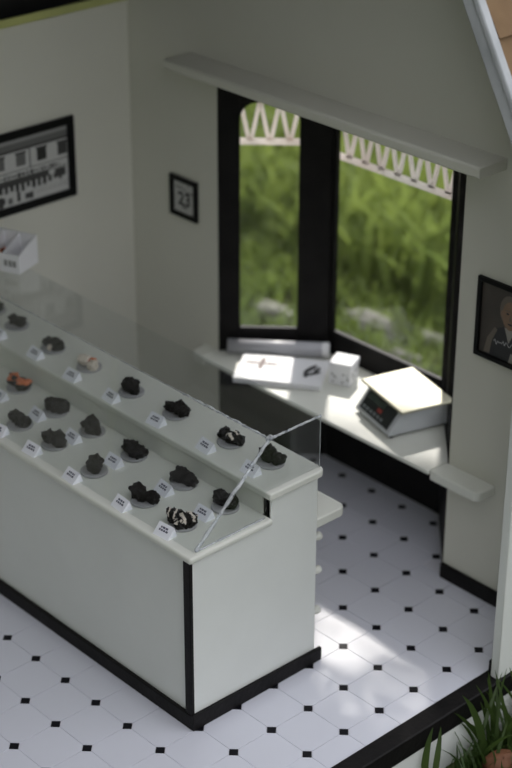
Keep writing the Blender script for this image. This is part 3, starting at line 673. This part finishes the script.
# ------------------------------------------------------------------ garden
def blades(name, n, region, hmin, hmax, wmin, wmax, seed, m, lean=0.5, keep=None):
    rg = np.random.default_rng(seed)
    x = rg.uniform(region[0], region[1], n); y = rg.uniform(region[2], region[3], n)
    if keep is not None:
        k = keep(x, y); x, y = x[k], y[k]
    n = len(x); h = rg.uniform(hmin, hmax, n); w = rg.uniform(wmin, wmax, n); a = rg.uniform(0, 2 * np.pi, n); la = rg.uniform(0, 2 * np.pi, n); le = rg.uniform(0.05, lean, n) * h
    V = np.zeros((n, 7, 3)); px, py = np.cos(a), np.sin(a)
    for i, (t, ws) in enumerate(((0, 1.0), (0.4, 0.9), (0.75, 0.6))):
        cx = x + np.cos(la) * le * t * t; cy = y + np.sin(la) * le * t * t; cz = GZ - 0.01 + h * t * (1 - 0.15 * t)
        V[:, 2 * i] = np.stack([cx - px * w * ws / 2, cy - py * w * ws / 2, cz], 1); V[:, 2 * i + 1] = np.stack([cx + px * w * ws / 2, cy + py * w * ws / 2, cz], 1)
    V[:, 6] = np.stack([x + np.cos(la) * le, y + np.sin(la) * le, GZ + h * 0.85], 1)
    fq = np.array([[0, 1, 3, 2], [2, 3, 5, 4]]); base = (np.arange(n) * 7)[:, None, None]
    quads = (fq[None] + base).reshape(-1, 4); tris = (np.array([[4, 5, 6]])[None] + base).reshape(-1, 3)
    me = bpy.data.meshes.new(name); nv = n * 7; me.vertices.add(nv); me.vertices.foreach_set('co', (V.reshape(-1, 3) * S).ravel())
    loops = np.concatenate([quads.ravel(), tris.ravel()]); me.loops.add(len(loops)); me.loops.foreach_set('vertex_index', loops.astype(np.int32))
    npoly = len(quads) + len(tris); me.polygons.add(npoly)
    ls = np.concatenate([np.arange(len(quads)) * 4, len(quads) * 4 + np.arange(len(tris)) * 3]); me.polygons.foreach_set('loop_start', ls.astype(np.int32))
    me.polygons.foreach_set('use_smooth', np.ones(npoly, bool)); me.update(); me.validate(); me.materials.append(M[m])
    return link(name, me)
tag(blades('lawn_grass', 24000, (-52, 6, 18.5, 52), 1.0, 4.0, 0.18, 0.42, 1, 'grass', 0.8), 'long sunlit green grass of the lawn seen through the bay window', 'grass', kind='stuff')
tag(blades('mown_grass', 9000, (-30, 2, 9.4, 18.9), 0.25, 0.9, 0.08, 0.2, 4, 'grass', 0.8), 'short green grass close behind the bay window', 'grass', kind='stuff')
keep = lambda x, y: (x > 2.2) & ((y > 2.7) | (x > 2.9))
tag(blades('verge_grass', 22000, (2.2, 15.0, -10.0, 14.0), 0.25, 1.15, 0.04, 0.10, 2, 'blade', 0.8, keep), 'green grass growing along the front of the house below the step', 'grass', kind='stuff')
tuft = empty('grass_tuft', (2.3, 3.4, GZ)); tag(tuft, 'tuft of broad green grass blades in front of the black step', 'grass')
rr = random.Random(12)
def broad(b, t, bend, w):
    b, t = Vector(b), Vector(t); mid = b.lerp(t, 0.5) + Vector(bend); n = 8; vs_ = []; fs = []
    d = (t - b); sd = d.cross(Vector((0.6, -0.65, 0.47))).normalized()
    for i in range(n + 1):
        u = i / n; p = b * (1 - u) ** 2 + mid * 2 * u * (1 - u) + t * u * u; ww_ = w * (1 - u ** 3) ** 0.8 * (0.7 + 0.6 * u * (1 - u) * 2) / 2 + 0.002
        vs_ += [p - sd * ww_, p + Vector((0, 0, -0.12 * w)), p + sd * ww_]
    for i in range(n): a = 3 * i; fs += [(a, a + 1, a + 4, a + 3), (a + 1, a + 2, a + 5, a + 4)]
    m = MB(); m.add(vs_, fs); build(m, 'blade', 'blade', tuft, smooth=True)
for k in range(70):
    bx_, by_ = rr.uniform(2.15, 3.0), rr.uniform(3.2, 6.6); L0 = rr.uniform(0.9, 1.9); an = rr.uniform(0, 6.28); ln = rr.uniform(.4, 1.1)
    broad((bx_, by_, GZ), (max(2.08, bx_ + math.cos(an) * ln), by_ + math.sin(an) * ln, GZ + L0), (0, 0, 0.25), rr.uniform(.05, .10))
broad((2.2, 2.1, GZ), (2.12, 2.35, 0.05), (-.02, -.15, 0.2), 0.15); broad((2.35, 2.15, GZ), (2.15, 2.55, -0.02), (0.05, 0.0, 0.2), 0.13)
broad((2.6, 3.5, GZ), (2.15, 3.15, 0.42), (0.05, 0.1, 0.5), 0.16)
# dry leaf in the grass
lf = MB(); n = 10
for i in range(n + 1):
    for j in range(n + 1):
        u, v = i / n * 2 - 1, j / n * 2 - 1; wv = 0.34 * math.sqrt(max(0, 1 - u * u)) ** 1.2; lf.v.append(Vector((2.98 + 0.34 * u * .6 + v * wv * .7, 3.50 + 0.40 * u * .8 - v * wv * .6, GZ + 0.42 + 0.20 * (1 - v * v) - 0.1 * u * u + 0.02 * math.sin(9 * v))))
for i in range(n):
    for j in range(n): a = i * (n + 1) + j; lf.f.append([a, a + n + 1, a + n + 2, a + 1]); lf.mi.append(0)
o = build(lf, 'dry_leaf', 'dryleaf', smooth=True, at=(2.98, 3.50, GZ + 0.3)); so = o.modifiers.new('solid', 'SOLIDIFY'); so.thickness = 0.02 * S
tag(o, 'curled brown dry leaf lying in the grass by the step', 'leaf')
# pale stones on the lawn
for i, (x, y, sx, sy) in enumerate(((-15.9, 14.9, 1.0, .5), (-16.9, 14.0, .6, .4), (-13.2, 16.6, 1.4, .5), (-11.0, 17.0, 1.0, .35), (-10.7, 15.5, 1.0, .3))):
    me = lump_mesh('lawn_stone', 80 + i, ['stone']); o = link('lawn_stone', me, None, (x, y, GZ + 0.02)); o.scale = (sx * 0.7, sy * 0.7, 0.3)
    tag(o, ('pale stone on the lawn behind the narrow window pane', 'small pale stone at the left of the narrow window pane', 'broad pale stone on the lawn behind the wide window pane', 'flat pale stone at the right of the wide window pane', 'low pale stone seen just above the weighing scale')[i], 'stone', 'pale stones on the lawn')

# ------------------------------------------------------------------ unseen hedges added to block low sky light, and the tree that dapples the light
def hedge(name, x0, x1, y0, y1, h, label, seed):
    bm = bmesh.new(); bmesh.ops.create_cube(bm, size=1.0); bmesh.ops.subdivide_edges(bm, edges=bm.edges[:], cuts=14, use_grid_fill=True)
    o3 = Vector((seed * 7.3, 1, 2))
    for v in bm.verts:
        p = Vector(((x0 + x1) / 2 + v.co.x * (x1 - x0), (y0 + y1) / 2 + v.co.y * (y1 - y0), (v.co.z + 0.5) * h))
        k = noise.noise(p * 0.11 + o3) * 3.0 + noise.noise(p * 0.4 + o3) * 1.2
        p += Vector((v.co.x, v.co.y, max(v.co.z, 0))) * 2 * k * (1 if v.co.z > -0.49 else 0); v.co = (p + Vector((0, 0, GZ))) * S
    for f in bm.faces: f.smooth = True
    me = bpy.data.meshes.new(name); bm.to_mesh(me); bm.free(); me.materials.append(M['tree'])
    o = bpy.data.objects.new(name, me); COL.objects.link(o); tag(o, label, 'hedge'); return o
hedge('added_shade_hedge', 62, 74, -48, 46, 24, 'green hedge added unseen on the open front side to dim low sky light', 3)
hedge('added_shade_hedge', -75, 34, -54, -42, 56, 'tall dark green hedge added unseen behind the viewer to shade the counter front', 1)
hedge('added_shade_hedge', -78, -66, -36, 40, 26, 'dark green hedge added unseen beyond the left wall to block low sky', 2)
tree = empty('garden_tree', (-2.0, 27.0, GZ)); tag(tree, 'leafy tree outside whose branch dapples the sunlight in the bay', 'tree')
up_ = Vector((-0.70, 0.79, 1.0))
tp = [Vector((-2.0, 27.0, GZ)), Vector((-2.6, 26.5, 5)), Vector((-3.4, 25.6, 11)), Vector((-5.0, 24.5, 16)), Vector((-8.5, 22.5, 19.0)), Vector((-12.5, 20.0, 20.5)), Vector((-16.5, 18.0, 21))]
build(MB().tube(tp, [1.1, 0.9, 0.8, 0.6, 0.42, 0.28, 0.1], 10), 'trunk', 'dryleaf', tree, smooth=True)
lm = MB(); rr = random.Random(21)
def leaf(c, r):
    a = Vector((rr.gauss(0, 1), rr.gauss(0, 1), rr.gauss(0, .5))).normalized(); b = a.cross(Vector((rr.gauss(0, .4), rr.gauss(0, .4), 1))).normalized()
    lm.add([c - a * r, c - b * r * .45, c + a * r, c + b * r * .45], [(0, 1, 2, 3)])
for k in range(270):      # leaves over the right half of the bay
    fx, fy = rr.uniform(-0.3, 2.9), rr.uniform(0.3, 4.3); t = rr.uniform(17.5, 22); leaf(Vector((fx, fy, 0)) + up_ * t, rr.uniform(.25, .5))
for k in range(60):
    fx, fy = rr.uniform(-3.0, -0.4), rr.uniform(2.2, 4.0); t = rr.uniform(17.5, 22); leaf(Vector((fx, fy, 0)) + up_ * t, rr.uniform(.2, .42))
for k in range(110):
    fx, fy = rr.uniform(-3.5, 0), rr.uniform(-1.0, 2.4); t = rr.uniform(17.5, 22); leaf(Vector((fx, fy, 0)) + up_ * t, rr.uniform(.25, .5))
build(lm, 'foliage', 'tree', tree)
